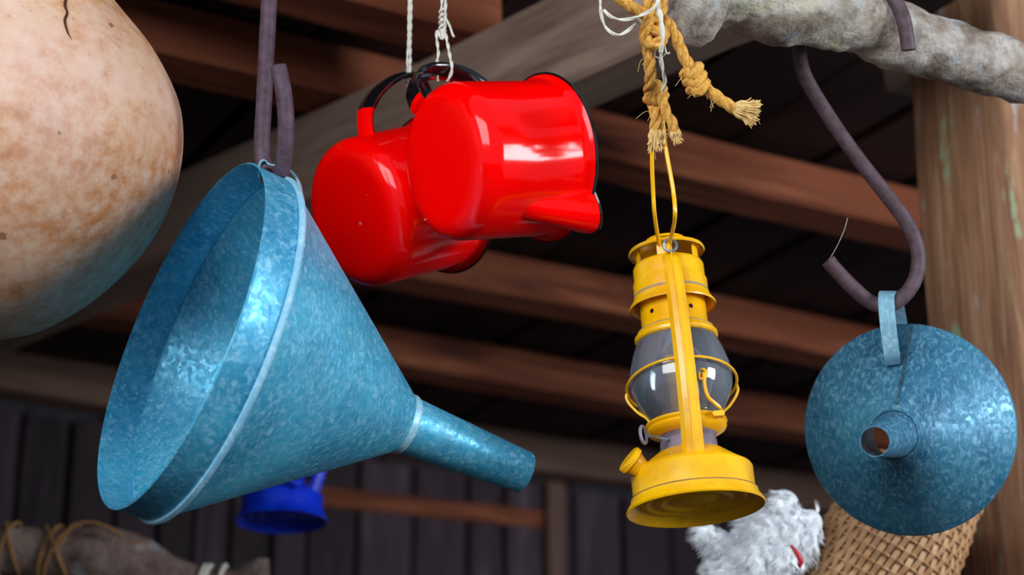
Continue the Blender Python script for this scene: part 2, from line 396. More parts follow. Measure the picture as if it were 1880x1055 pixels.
# post on the right
pc = hit(1675, 170, 1.5 + math.tan(R_(25.5)) * 2.7)
pl = P(1682, 400, 2.82); pl.z = 0
FX = Vector((.488, -.873, 0)); FN = Vector((.873, .488, 0))
Mp = Matrix((FX, FN, UPZ)).transposed().to_4x4(); Mp.translation = pl
mb = MB(); rnd = random.Random(9); n = 40; W, D_, b = .188, .16, .012
sec = [(b, 0), (W - b, 0), (W, b), (W, D_ - b), (W - b, D_), (b, D_), (0, D_ - b), (0, b)]
pts = []
for i in range(n + 1):
    z = HC * i / n
    for j, (a, c) in enumerate(sec):
        q = mnoise.noise(Vector((a * 9, c * 9, z * 3.0))) * .008; pts.append(Vector((a + q, c + q * .6, z)))
mb.add(pts, [(i * 8 + k, i * 8 + (k + 1) % 8, (i + 1) * 8 + (k + 1) % 8, (i + 1) * 8 + k) for i in range(n) for k in range(8)] + [tuple(range(8)), tuple(n * 8 + k for k in range(8))])
post = empty('timber_post', Mp)
mb.build('shaft', M['post'], post, ang=50)
# knot on the post, above the branch
kp = P(1770, 15, 2.72); kl = post.matrix_world.inverted() @ kp
mb = MB(); prof = [(.0001, -.004), (.010, -.005), (.018, -.003), (.024, .001), (.027, .004)]
Mk = Matrix.Translation((W * .42, 0, kl.z)) @ Matrix.Rotation(PI / 2, 4, 'X') @ Matrix.Diagonal((1, 1.5, -1, 1))
mb.lathe(prof, 24, M=Mk); tag(mb.build('knot', M['rail'], post), 'oval brown knot in the wood')
tag(post, 'broad upright timber post streaked with green lichen at the right edge', 'post')
# timber stub behind the branch
q0 = P(1628, 168, 2.98); q1 = P(1700, 118, 2.90)
o = timber('timber_stub', M['girder'], q0, q0 + FX * -.02 + FN * .30 + UPZ * .02, FX, .05, .07, 4, n=4, wob=.003)
tag(o, 'short dark timber stub jutting out under the branch beside the post', 'beam')

# ================================================================== GOURD
gc = P(-50, 240, 2.0); s = 2.0 / FPX
prof = [(0, -385), (70, -380), (130, -365), (210, -318), (290, -243), (345, -162), (374, -75), (381, 0), (369, 70), (325, 158), (262, 238), (190, 320), (122, 395), (78, 460), (58, 530), (50, 600), (40, 640), (0, 648)]
pp = [(max(v.x, 0), v.y) for v in spline([Vector((a * s, b_ * s, 0)) for a, b_ in prof], 5)]
r, u, f = frame(0, 240)
Mg = basis(u, r, gc)
gourd = empty('gourd', Mg)
mb = MB().lathe(pp, 96)
mb.v = [tuple(Vector(v) * (1 + .006 * mnoise.noise(Vector(v) * 14))) for v in mb.v]
gb = mb.build('shell', M['gourd'], gourd, ang=80)
def gsurf(px, py):
    """point of the gourd's front under a pixel"""
    d = (P(px, py, 1) - CAM).normalized(); best = None
    I = Mg.inverted(); o_ = I @ CAM; dd = (I.to_3x3() @ d)
    t = 1.55
    while t < 2.4:
        q = o_ + dd * t
        rr = 0
        for (a, b2) in zip(pp[:-1], pp[1:]):
            if a[1] <= q.z <= b2[1]:
                rr = a[0] + (b2[0] - a[0]) * (q.z - a[1]) / max(b2[1] - a[1], 1e-9); break
        if math.hypot(q.x, q.y) < rr: return q
        t += .0015
    return o_ + dd * 1.9
cp = [gsurf(*q) for q in [(122, -60), (124, -20), (119, 8), (123, 24), (119, 38), (124, 60), (131, 72), (138, 86), (154, 106), (162, 120), (176, 136)]]
MB().sweep(spline(cp, 4), vspline([.0016, .0016, .0016, .0015, .0013, .0012, .0006, .0005, .0004, .0003, .0002], 4), 6).build('crack', M['crack'], gourd)
top = Vector((0, 0, 640 * s)); wt = gourd.matrix_world @ top
tag(gourd, 'huge round tan calabash gourd with a cracked shell at the left edge', 'gourd')
cordp = [wt - u * .06 + r * .028, wt - u * .03 + r * .03, wt + Vector((.0, 0, .03)), Vector((wt.x, wt.y, HC + .05))]
MB().sweep(spline(cordp, 6), .004, 8).build('hanging_cord', M['jute'], gourd, world=True)

# ================================================================== FUNNELS
def funnel(Mf, Rm, Lc, Lz, rj, Ls, re, mats, seam_ang=0.0, seg=120, bead=True):
    t = .0012; f_ = empty('funnel', Mf); a, b_ = mats
    # z=0 mouth, +z towards the spout
    if not bead: MB().lathe([(Rm - .004, 0), (Rm - .002, .002), (Rm - .0015, Lc), (Rm - .003, Lc), (Rm - .005, .002)], seg, True).build('collar', a, f_)
    else: MB().lathe([(Rm, 0), (Rm + .0016, .0012), (Rm + .0006, .003), (Rm, Lc), (Rm - t, Lc), (Rm - t, .003)], seg, True).build('collar', a, f_)
    if bead: MB().lathe([(Rm - .0015, Lc - .003), (Rm + .003, Lc - .0015), (Rm + .0036, Lc + .0015), (Rm + .002, Lc + .004), (Rm - .002, Lc + .005)], seg).build('bead', b_, f_)
    MB().lathe([(Rm - .001, Lc), (Rm - .003, Lc + .004), (rj, Lc + Lz), (rj - t, Lc + Lz), (Rm - .005, Lc + .004), (Rm - .004, Lc)], seg, True).build('cone', a, f_)
    z0 = Lc + Lz - .004
    MB().lathe([(rj + .0008, z0), (rj + .0005, z0 + .004), (re, z0 + Ls), (re - t, z0 + Ls), (rj - .001, z0)], 64, True).build('spout', a, f_)
    MB().lathe([(rj + .003, z0 - .002), (rj + .0024, z0 + .002), (rj + .0024, z0 + .006), (rj + .0008, z0 + .009)], 64).build('solder_ring', b_, f_)
    # folded seam down the cone
    ca, sa = math.cos(seam_ang), math.sin(seam_ang); d = Vector((ca, sa, 0))
    crd = lambda z_: Rm - .003 + (rj - Rm + .003) * (z_ - Lc - .004) / (Lz - .004)
    p0 = d * crd(Lc + .005) + Vector((0, 0, Lc + .005)); p1 = d * (crd(Lc + Lz - .005)) + Vector((0, 0, Lc + Lz - .005))
    MB().sweep([p0.lerp(p1, i / 10) for i in range(11)], .0028, section=[(.45, -.6), (.45, .6), (-.5, .6), (-.5, -.6)], up=d).build('seam', M['seam'], f_)
    return f_
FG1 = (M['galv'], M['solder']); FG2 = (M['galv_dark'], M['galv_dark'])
# large funnel on the left
dF = 1.95; k = dF / FPX
ax = axis_dir(327, 611, .926, .377, .255); rr_, uu_, ff_ = frame(327, 611)
Mf1 = basis(ax, uu_, P(327, 611, dF))
F1 = funnel(Mf1, 338 * k, 72 * k, 408 * k, 56 * k, 284 * k, 42 * k, FG1, seam_ang=R_(250))
tag(F1, 'large blue galvanised funnel hanging sideways, open mouth towards the gourd', 'funnel')
# inner bottom crease seam + a soldered joint strip in the collar
c1 = [(475, 318, 1.985), (481, 300, 1.992), (500, 303, 1.996), (528, 309, 1.998), (548, 333, 1.998), (553, 362, 1.994), (546, 384, 1.985)]
path = spline([P(*q) for q in c1], 6)
def strap(pts, half_w, th, wdir, mat, parent, name='handle'):
    n = len(pts); vs = []; wd = wdir.normalized()
    for i in range(n):
        t = (pts[min(i + 1, n - 1)] - pts[max(i - 1, 0)]).normalized(); w_ = (wd - t * wd.dot(t)).normalized(); nn = t.cross(w_)
        for (a, b2) in ((-1, -1), (1, -1), (1, 1), (-1, 1)): vs.append(pts[i] + w_ * half_w * a + nn * th * b2)
    fs = [(i * 4 + j, i * 4 + (j + 1) % 4, (i + 1) * 4 + (j + 1) % 4, (i + 1) * 4 + j) for i in range(n - 1) for j in range(4)] + [(0, 1, 2, 3), tuple((n - 1) * 4 + j for j in range(4))]
    return MB().add(vs, fs).build(name, mat, parent, world=True, ang=50)
strap(path, .008, .0009, CF, M['strap'], F1)
# hook of the big funnel
hp = [(496, -60, 2.03), (494, 0, 2.03), (489, 100, 2.03), (484, 200, 2.028), (481, 270, 2.024), (488, 318, 2.014), (503, 334, 1.994), (516, 318, 1.974), (524, 270, 1.966), (525, 215, 1.964), (520, 165, 1.966), (511, 122, 1.970)]
hw = [P(*q) for q in hp]; tp = hw[0] + (hw[0] - hw[1]).normalized() * ((HC + .04 - hw[0].z) / (hw[0] - hw[1]).normalized().z)
hs = [tp] + hw
o = MB().sweep(spline(hs, 8), .0083, 16).build('iron_hook', M['iron_left'])
tag(o, 'long purple-brown iron hook holding the large blue funnel', 'hook')

# small funnel on the right
k2 = 2.2 / FPX
ax2 = axis_dir(1673, 787, -63, 22, -.979); rr2, uu2, ff2 = frame(1673, 787)
Mf2 = basis(ax2, uu2, P(1673, 787, 2.165))
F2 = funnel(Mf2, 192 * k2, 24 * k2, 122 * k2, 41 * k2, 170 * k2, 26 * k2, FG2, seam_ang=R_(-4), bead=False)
tag(F2, 'smaller dull blue funnel with its spout towards the viewer, hung from the S-hook', 'funnel')
sp = [(1639, 668, 2.118), (1637, 650, 2.108), (1632, 610, 2.105), (1628, 572, 2.106), (1627, 548, 2.112), (1630, 536, 2.128), (1638, 540, 2.146), (1646, 566, 2.155), (1652, 600, 2.165)]
strap(spline([P(*q) for q in sp], 6), .0085, .0009, CR, M['strap'], F2)
# S-hook
sh = [(1668, 92), (1664, 60), (1655, 25), (1638, -5), (1605, -42), (1560, -62), (1510, -50), (1475, -10), (1463, 40), (1466, 85), (1477, 138), (1520, 212), (1573, 288), (1626, 356), (1668, 414), (1686, 467), (1679, 515), (1652, 550), (1622, 561), (1590, 549), (1546, 508), (1520, 478)]
def shd(px): return 2.158 - (px - 1465) / 203 * .052
def shz(i, px):
    if i <= 9: return shd(px)
    return 2.158 + (2.128 - 2.158) * min((i - 9) / 8, 1)
sw = [P(px, py, shz(i, px)) for i, (px, py) in enumerate(sh)]
o = MB().sweep(spline(sw, 7), .0080, 16).build('iron_s_hook', M['iron'])
tag(o, 'curved brown iron S-hook slung over the grey branch', 'hook')
tp0 = P(1521, 478, 2.128)
o = MB().sweep(spline([tp0, P(1535, 455, 2.128), P(1550, 422, 2.13), P(1556, 400, 2.135)], 4), .00018, 5).build('cobweb_thread', M['string'])
tag(o, 'single fine cobweb thread rising from the tip of the S-hook', 'cobweb')

# ================================================================== RED ENAMEL POTS
def pot(name, bx, by, d, ix, iy, away, handle_deg, Rp, Lp, spout, hp_):
    """handle_deg: angle of the handle from picture-up, positive leaning away from the viewer"""
    a = axis_dir(bx, by, ix, iy, away); r, u, f = frame(bx, by)
    up = (u - a * u.dot(a)).normalized(); back = (f - a * f.dot(a)); back = (back - up * back.dot(up)).normalized()
    hd = up * math.cos(R_(handle_deg)) + back * math.sin(R_(handle_deg))
    Mx = basis(a, hd, P(bx, by, d)); e = empty(name, Mx)
    c = .022; t = .0016; prof = [(.0005, 0.0006), (Rp - c - .012, 0.0004), (Rp - c, 0)]
    prof += [(Rp - c + c * math.sin(q), c - c * math.cos(q)) for q in [PI / 2 * i / 8 for i in range(1, 9)]]
    prof += [(Rp, Lp * .5), (Rp, Lp - .012), (Rp + .0012, Lp - .006), (Rp + .0045, Lp - .002), (Rp + .0075, Lp)]
    MB().lathe(prof, 96).build('body', M['red'], e, ang=50)
    inn = [(Rp + .0070, Lp + .0004), (Rp + .003, Lp - .003), (Rp - t, Lp - .010), (Rp - t, c), (Rp - c, t + .001), (.0005, t + .002)]
    MB().lathe(inn, 96).build('inner_lining', M['white_enamel'], e, ang=50)
    MB().lathe([(Rp + .0076 + .0015 * math.cos(q), Lp + .0002 + .0015 * math.sin(q)) for q in [2 * PI * i / 8 for i in range(8)]], 96, True).build('rim', M['black_enamel'], e)
    # handle in the local x-z plane
    hp_ = [(Rp + x, z) for x, z in hp_]
    hv = spline([Vector((x, 0, z)) for x, z in hp_], 6); wd = vspline([.0135, .013, .0135, .0135, .013, .0125, .012, .012, .0125, .0125], 6)
    sec = [(-.22, -.75), (.18, -.98), (.30, -.5), (.34, 0), (.30, .5), (.18, .98), (-.22, .75), (-.3, 0)]
    def hpart(i0, i1, nm, mt, grow=1.0):
        vs = []; n = i1 - i0
        for i in range(i0, i1):
            tt = (hv[min(i + 1, len(hv) - 1)] - hv[max(i - 1, 0)]).normalized(); nn = Vector((0, 1, 0)).cross(tt); nn = nn if nn.x > 0 or i > 24 else -nn
            nn = Vector((0, 1, 0)).cross(tt)
            for (a_, b2) in sec: vs.append(hv[i] + nn * (a_ * .013 * grow) + Vector((0, 1, 0)) * b2 * wd[i] * grow)
        m = 8; fs = [(i * m + k, i * m + (k + 1) % m, (i + 1) * m + (k + 1) % m, (i + 1) * m + k) for i in range(n - 1) for k in range(m)] + [tuple(range(m)), tuple((n - 1) * m + k for k in range(m))]
        return MB().add(vs, fs).build(nm, mt, e, ang=60)
    b0_ = 12 if not spout else 4
    h = hpart(b0_, len(hv) - 8, 'handle', M['black_enamel'], 1.02)
    hpart(0, b0_ + 3, 'handle_foot', M['red']); hpart(len(hv) - 11, len(hv), 'handle_foot', M['red'])
    if spout:
        vs = []; n = 14; m = 15
        for i in range(n + 1):
            q = i / n; z = Lp * .42 + (Lp * .585) * q; hw_ = .010 + .018 * q; pr = .002 + .028 * q
            if i == 0: hw_, pr = .004, -.002
            if i == 1: hw_, pr = .009, .003
            for j in range(m):
                an = PI * j / (m - 1); yy = hw_ * math.cos(an); px_ = math.sqrt(max(Rp ** 2 - yy * yy, 0)) - .001 + (pr + .001) * math.sin(an) ** 1.25
                vs.append(Vector((-px_, yy, z + (.004 * math.sin(an) * q))))
        rz = Matrix.Rotation(R_(-7), 3, 'Z'); vs = [rz @ v_ for v_ in vs]
        fs = [(i * m + k, i * m + k + 1, (i + 1) * m + k + 1, (i + 1) * m + k) for i in range(n) for k in range(m - 1)]
        so = MB().add(vs, fs).build('spout', M['red'], e, ang=60)
        edge = [Vector(vs[n * m + k]) for k in range(m)]
        MB().sweep(edge, .0013, 6).build('spout_rim', M['black_enamel'], so)
    return e
pot1 = pot('enamel_pot', 810, 297, 2.04, 1, -.035, .55, 43, 147 * 2.04 / FPX, .132, True, [(-.002, .010), (.010, .011), (.026, .015), (.040, .028), (.047, .048), (.046, .070), (.037, .090), (.020, .103), (.008, .107), (-.001, .108)])
tag(pot1, 'glossy red enamel pot with a pouring spout, in front of the other red pot', 'pot')
pot2 = pot('enamel_pot', 645, 395, 2.17, .975, -.235, .62, 4, 140 * 2.17 / FPX, .130, False, [(-.002, .044), (.012, .045), (.026, .050), (.040, .065), (.050, .085), (.055, .107), (.051, .126), (.034, .135), (.014, .131), (-.001, .124)])
tag(pot2, 'glossy red enamel pot behind, partly hidden by the large blue funnel', 'pot')
# chips on the pots
for (e, spots) in ((pot1, [(-.02, -.067, .0008)]), (pot2, [(.02, .032, .0016), (-.01, .012, .0024), (.055, .03, .0018)])):
    for (x_, y_, r_) in spots:
        MB().lathe([(.0001, .0004), (r_, .0006), (r_ * 1.2, .0018)], 9, M=Matrix.Translation((x_, y_, 0))).build('enamel_chip', M['chip'], e)

# strings of the pots
def twine(name, path, rad, mat, label, cat='string', twist=2, turns=90, parent=None):
    e = empty(name, Matrix.Translation(path[0])) if parent is None else parent
    L = [0]
    for a, b2 in zip(path[:-1], path[1:]): L.append(L[-1] + (b2 - a).length)
    N = (path[1] - path[0]).orthogonal().normalized(); fr = []
    for i, p in enumerate(path):
        t = (path[min(i + 1, len(path) - 1)] - path[max(i - 1, 0)]).normalized(); N = (N - t * N.dot(t)).normalized(); fr.append((N.copy(), t.cross(N)))
    for s_ in range(twist):
        q = [p + (fr[i][0] * math.cos(L[i] * turns + 2 * PI * s_ / twist) + fr[i][1] * math.sin(L[i] * turns + 2 * PI * s_ / twist)) * rad * .52 for i, p in enumerate(path)]
        MB().sweep(q, rad * (.62 if twist > 2 else .6), 7).build('strand', mat, e, world=True)
    if label: tag(e, label, cat)
    return e
def dense(pts, per, step=.0022):
    q = spline([Vector(p) for p in pts], per); out = [q[0]]
    for a, b2 in zip(q[:-1], q[1:]):
        n = max(1, int((b2 - a).length / step))
        out += [a.lerp(b2, (i + 1) / n) for i in range(n)]
    return out
zc = HC + .03
# the two handles' crowns
def hcrown(e, Rp, zz, out=.041): return e.matrix_world @ Vector((Rp + out, 0, zz))
def loop_string(name, crown, dx, label, tail=False):
    """a doubled white string looped under the handle and tied above"""
    e = empty(name, Matrix.Translation(crown)); tp_ = Vector((crown.x, crown.y, zc))
    for s_, nm in ((-1, 'strand'), (1, 'strand')):
        pts_ = [crown + Vector((s_ * .0015, 0, -.012)), crown + Vector((s_ * dx, -.006 * s_, .004)), crown + Vector((s_ * dx, -.002, .02)), crown + Vector((s_ * dx * .6, 0, .05)), crown + Vector((s_ * .0012, 0, .085)), tp_ + Vector((s_ * .0012, 0, 0))]
        twine(name, dense(pts_, 8), .0015, M['string'], None, parent=e, twist=2, turns=260)
    return tag(e, label, 'string')
c2 = P(766, 152, 2.155)
loop_string('white_string', hcrown(pot2, 140 * 2.17 / FPX, .118, .053), .0016, 'straight doubled white string, left of the two, tied to the rear red pot')
cr1 = hcrown(pot1, 147 * 2.04 / FPX, .064, .046)
e = empty('white_string', Matrix.Translation(cr1))
tp_ = Vector((cr1.x, cr1.y, zc))
for pts_ in ([cr1 + Vector((.004, 0, -.010)), cr1 + Vector((.009, -.008, .0)), cr1 + Vector((.006, -.006, .02)), cr1 + Vector((.0, 0, .055)), cr1 + Vector((-.003, 0, .075)), tp_],
             [cr1 + Vector((-.006, 0, -.010)), cr1 + Vector((-.008, -.004, .004)), cr1 + Vector((-.006, -.002, .022)), cr1 + Vector((-.008, 0, .05)), cr1 + Vector((.001, -.002, .072)), tp_ + Vector((-.002, 0, 0))]):
    twine('s', dense(pts_, 8), .0017, M['string'], None, parent=e, twist=2, turns=260)
kn = []
for i in range(60):
    a_ = i / 60 * 2 * PI * 4; kn.append(cr1 + Vector((-.002 + .0035 * math.cos(a_), .0035 * math.sin(a_), .050 + .026 * i / 60)))
MB().sweep(kn, .0013, 6).build('knot', M['string'], e, world=True)
MB().sweep(spline([cr1 + Vector((0, -.004, .066)), cr1 + Vector((.006, -.004, .054)), cr1 + Vector((.009, -.004, .044)), cr1 + Vector((.011, -.004, .041))], 5), .0013, 6).build('string_end', M['string'], e, world=True)
tag(e, 'knotted white string with a loose end, tied to the front red pot', 'string')

# ================================================================== HURRICANE LANTERN (built once, copied for the blue one)
dL = 2.0; s = dL / FPX
def lantern(Mx, pal):
    Y, dust = pal; e = empty('hurricane_lantern', Mx)
    S = lambda pr: [(a * s, b2 * s) for a, b2 in pr]
    base = MB().lathe(S([(127, 0), (129, 3), (126, 8), (119, 18), (118, 24), (114, 27), (113, 30), (113, 70), (110, 75), (95, 84), (78, 96), (62, 108), (52, 112)]), 96).build('fuel_tank', Y, e)
    MB().lathe(S([(127, 0), (122, 4), (116, 14), (108, 17), (104, 20), (100, 20), (96, 14), (88, 13), (82, 19), (74, 20), (68, 14), (60, 13), (54, 19), (44, 21), (36, 15), (.5, 14)]), 96).build('tank_bottom', Y, base, ang=60)
    MB().lathe(S([(115, 25.5), (117.5, 27), (114, 28.5)]), 96).build('rim_bead', dust, base)
    # filler neck and ribbed cap
    def at(r, az, h): return Vector((r * s * math.cos(az), r * s * math.sin(az), h * s))
    az = R_(-68); n0 = at(88, az, 64); n1 = at(116, az, 86)
    dirn = (n1 - n0).normalized(); neck = MB().sweep([n0, n0.lerp(n1, .55), n1], [20 * s, 18 * s, 23 * s], 20).build('filler_neck', Y, e)
    cp_ = n1 + dirn * 1 * s; m = 36; vs = []; X = dirn.orthogonal().normalized(); Z = dirn.cross(X)
    for (h_, rr0) in ((0, 24), (2, 26), (11, 26), (13, 24), (14, 10)):
        for k_ in range(m * 2):
            an = PI * k_ / m; rr1 = (rr0 + (1.0 if k_ % 2 and rr0 > 25 else 0)) * s; vs.append(cp_ + dirn * h_ * s + (X * math.cos(an) + Z * math.sin(an)) * rr1)
    M2 = 2 * m; fs = [(i * M2 + k_, i * M2 + (k_ + 1) % M2, (i + 1) * M2 + (k_ + 1) % M2, (i + 1) * M2 + k_) for i in range(4) for k_ in range(M2)] + [tuple(range(M2)), tuple(4 * M2 + k_ for k_ in range(M2))]
    MB().add(vs, fs).build('filler_cap', Y, neck, ang=20)
    # burner, plate
    MB().lathe(S([(54, 100), (53, 128), (50, 134), (56, 142), (30, 150), (14, 166), (.5, 168)]), 48).build('burner', M['pewter'] if Y is M['yellow'] else Y, e)
    plate = MB().lathe(S([(46, 140), (58, 141), (66, 146), (72, 149), (75, 154), (73, 159), (77, 163), (76, 167), (70, 170), (64, 168), (60, 162)]), 64).build('globe_plate', Y, e)
    MB().lathe(S([(58, 165), (70, 182), (86, 208), (95, 234), (97, 252), (94, 276), (86, 304), (77, 326), (72, 336), (70.5, 336), (75.5, 325), (84, 303), (92, 276), (95, 252), (93, 234), (84, 209), (68, 183), (57, 166)]), 72, True).build('glass_globe', M['glass'], e)
    # chimney and hood
    ch = MB().lathe(S([(76, 330), (79, 333), (79, 339), (74, 345), (72, 349), (66, 352), (63, 356), (63, 446), (61, 446), (60, 350), (70, 334), (76, 330)]), 72).build('chimney', Y, e)
    MB().lathe(S([(72.4, 347), (72.6, 349.5), (67, 352.6)]), 72).build('dust_ring', dust, ch)
    for q in range(5):
        an = R_(28 + 72 * q); c_ = Vector((math.cos(an), math.sin(an), 0)); p_ = c_ * 63.4 * s + Vector((0, 0, 378 * s))
        MB().lathe([(.0001, .0), (4.2 * s, 0), (4.6 * s, -.4 * s)], 14, M=basis(c_, Vector((0, 0, 1)), p_)).build('air_hole', M['black_enamel'], ch)
    hd = MB().lathe(S([(82, 396), (83, 399), (80, 404), (74, 413), (72, 421), (71, 426), (71, 447), (69, 451), (68, 455), (68, 478), (65, 484), (60, 487), (58, 487), (62, 482), (66, 455), (69, 425), (72, 412), (80, 398)]), 72).build('hood', Y, e)
    MB().lathe(S([(72.7, 419.5), (72.2, 422), (71.4, 425)]), 72).build('dust_ring', dust, hd)
    for q in range(5):
        a0 = R_(-22 + 72 * q); MB().lathe(S([(60, 485), (60, 513), (58, 513), (58, 485)]), 8, True, a0=a0, a1=a0 + R_(28)).build('vent_post', Y, hd)
    cap = MB().lathe(S([(72, 508), (74, 511), (72.5, 515), (62, 518), (45, 520), (38, 522), (36, 526), (.5, 527), (.5, 524), (50, 515), (66, 510)]), 72).build('cap', Y, e)
    MB().lathe(S([(38, 531), (40.5, 533), (39, 536), (36.5, 534)]), 48, True).build('crown_ring', Y, cap)
    for q in range(3):
        a0 = R_(120 * q + 70); MB().lathe(S([(37, 519), (39.5, 519), (38.5, 534), (37, 534)]), 4, True, a0=a0, a1=a0 + R_(22)).build('crown_tab', Y, cap)
    # two side tubes, folded seam down their middle
    for sg in (1, -1):
        tp2 = [(82, 80), (88, 100), (100, 140), (112, 200), (116, 260), (113, 330), (104, 400), (92, 446), (76, 470), (64, 476)]
        cv = spline([Vector((sg * a * s, 0, b2 * s)) for a, b2 in tp2], 5); w0 = vspline([20, 20, 19.5, 19, 18.5, 18, 17.5, 17, 16, 15], 5)
        sec = [(-.6, -.85), (.10, -1.0), (.55, -.62), (.74, 0), (.55, .62), (.10, 1.0), (-.6, .85)]
        vs = []
        for i, p in enumerate(cv):
            t_ = (cv[min(i + 1, len(cv) - 1)] - cv[max(i - 1, 0)]).normalized(); nn = Vector((0, 1, 0)).cross(t_) * sg
            for (a, b2) in sec: vs.append(p + nn * a * w0[i] * s + Vector((0, 1, 0)) * b2 * w0[i] * s)
        m = 7; n = len(cv); fs = [(i * m + k_, i * m + (k_ + 1) % m, (i + 1) * m + (k_ + 1) % m, (i + 1) * m + k_) for i in range(n - 1) for k_ in range(m)] + [tuple(range(m)), tuple((n - 1) * m + k_ for k_ in range(m))]
        tb = MB().add(vs, fs).build('side_tube', Y, e, ang=25)
        vs = []
        jit = random.Random(4)
        for i in range(0, 42):
            t_ = (cv[min(i + 1, n - 1)] - cv[max(i - 1, 0)]).normalized(); nn = Vector((0, 1, 0)).cross(t_) * sg; ww = w0[i] * s
            j0 = jit.uniform(-.4, .4) * s if i % 7 == 0 else 0
            for (a, b2) in ((.62, -2.2), (.88, -1.4), (.92, .2), (.66, 1.6)): vs.append(cv[i] + nn * a * ww + Vector((0, 1, 0)) * (b2 * s + j0))
        fs = [(i * 4 + k_, i * 4 + k_ + 1, (i + 1) * 4 + k_ + 1, (i + 1) * 4 + k_) for i in range(41) for k_ in range(3)]
        MB().add(vs, fs).build('tube_seam', Y, tb, ang=25)
        # ear fin and eyelet at the top of the tube
        c_ = cv[38] + Vector((sg * 16 * s, 0, 12 * s))
        MB().sweep([cv[34] + Vector((sg * 13 * s, 0, 0)), c_ + Vector((0, 0, 2 * s))], [2.2 * s, 1.2 * s], 6).build('ear', Y, tb)
        MB().sweep([c_ + Vector((0, math.cos(q) * 12 * s, 11 * s + math.sin(q) * 12 * s)) for q in [2 * PI * i / 24 for i in range(24)]], 2.8 * s, 8, closed=True).build('eyelet', M['steel'], tb)
    # globe guard wires
    hoop = [Vector((math.cos(q) * 104 * s, math.sin(q) * 104 * s, (240 + 22 * math.cos(q)) * s)) for q in [2 * PI * i / 64 for i in range(64)]]
    gd = MB().sweep(hoop, 2.7 * s, 8, closed=True).build('guard_wire', Y, e)
    for an in (-96, 96, -8 + 180 - 40, 180 + 48):
        c_, s_ = math.cos(R_(an)), math.sin(R_(an))
        MB().sweep(spline([Vector((c_ * r0_ * s, s_ * r0_ * s, h_ * s)) for r0_, h_ in ((104, 238), (106, 228), (100, 214), (86, 196), (72, 184), (66, 172), (66, 164))], 5), 2.7 * s, 8).build('guard_strut', Y, gd)
    # globe lift lever beside the front tube
    lv = [(86, 24, 238), (88, 34, 240), (90, 40, 232), (90, 36, 222), (89, 27, 222), (89, 27, 234)]
    lo = MB().sweep(spline([Vector((a * s, b2 * s, c_ * s)) for a, b2, c_ in lv], 6), 3.0 * s, 8).build('lift_lever', Y, e)
    lv = [(91, 35, 232), (90, 34, 205), (88, 38, 186), (82, 48, 176), (74, 58, 168), (60, 64, 160)]
    MB().sweep(spline([Vector((a * s, b2 * s, c_ * s)) for a, b2, c_ in lv], 6), 3.6 * s, 8).build('lift_rod', Y, lo)
    MB().box((66 * s, 55 * s, 158 * s), (16 * s, 22 * s, 10 * s), bev=3 * s).build('lever_catch', Y, lo)
    # wick winder with its wire ring
    w0_ = Vector((40 * s, -40 * s, 126 * s)); w1_ = Vector((74 * s, -78 * s, 126 * s)); wd_ = (w1_ - w0_).normalized()
    wk = MB().sweep([w0_, w1_], 2.6 * s, 8).build('wick_winder', M['steel'] if Y is M['yellow'] else Y, e)
    cc_ = w1_ + wd_ * 12 * s; side = Vector((0, 0, 1)).cross(wd_)
    hb = (side * .35 + wd_ * .94).normalized()
    MB().sweep([cc_ + hb * math.cos(q) * 13 * s + Vector((0, 0, math.sin(q) * 16 * s)) for q in [2 * PI * i / 24 for i in range(24)]], 3.2 * s, 8, closed=True).build('winder_ring', M['pewter'] if Y is M['yellow'] else Y, wk)
    return e
r, u, f = frame(1278, 935)
axL = axis_dir(1278, 935, -52, -492, .25)
toward = (-f - axL * (-f).dot(axL)).normalized()
side = axL.cross(toward)
if side.dot(CR) < 0: side = -side
xL = (toward * math.cos(R_(5)) + side * math.sin(R_(5)))
ML = basis(axL, xL, P(1278, 935, dL))
LY = lantern(ML, (M['yellow'], M['yellow_dust']))
tag(LY, 'yellow hurricane lantern with a clear glass globe hanging from the rope', 'lantern')
# bail of the yellow lantern
Lw = LY.matrix_world
ear1 = Lw @ Vector((100 * s, 0, 485 * s)); ear2 = Lw @ Vector((-100 * s, 0, 485 * s))
btop = P(1208, 168, 1.995)
bp = [ear1 + CR * -.003 - CU * .006, ear1 + CU * .006 - CF * .002, P(1239, 400, 1.965), P(1236, 350, 1.97), P(1222, 270, 1.98), P(1215, 205, 1.988), P(1209, 168, 1.994), P(1202, 205, 2.004), P(1197, 280, 2.01), P(1199, 350, 2.02), P(1204, 410, 2.035), ear2 + CU * .004]
MB().sweep(spline(bp, 8), 4.0 * s, 8).build('bail', M['yellow'], LY, world=True)

# blue lantern behind the funnel: copies of the same parts in blue
sB = 3.03
r, u, f = frame(517, 958); axB = axis_dir(517, 958, 0.02, -1, .26)
MBl = basis(axB, CR, P(517, 958, sB))
LB = bpy.data.objects.new('hurricane_lantern', None); col.objects.link(LB); LB.matrix_world = MBl; bpy.context.view_layer.update()
meshes = {}
def copy_children(src, dst):
    for c_ in list(src.children):
        if c_.name.startswith('bail'): continue
        q = c_.copy(); q.data = c_.data.copy(); col.objects.link(q); q.parent = dst
        for i, m_ in enumerate(q.data.materials):
            if m_ in (M['yellow'], M['yellow_dust'], M['pewter'], M['steel']): q.data.materials[i] = M['blue']
        copy_children(c_, q)
copy_children(LY, LB)
tag(LB, 'blurred blue hurricane lantern hanging behind and below the large funnel', 'lantern')
bpb = [Vector((a * s, 0, b2 * s)) for a, b2 in ((100, 484), (100, 500), (88, 560), (50, 610), (0, 628), (-50, 610), (-88, 560), (-100, 500), (-100, 484))]
MB().sweep(spline(bpb, 6), 4.0 * s, 8).build('bail', M['blue'], LB)
bail_top = LB.matrix_world @ Vector((0, 0, 645 * s))
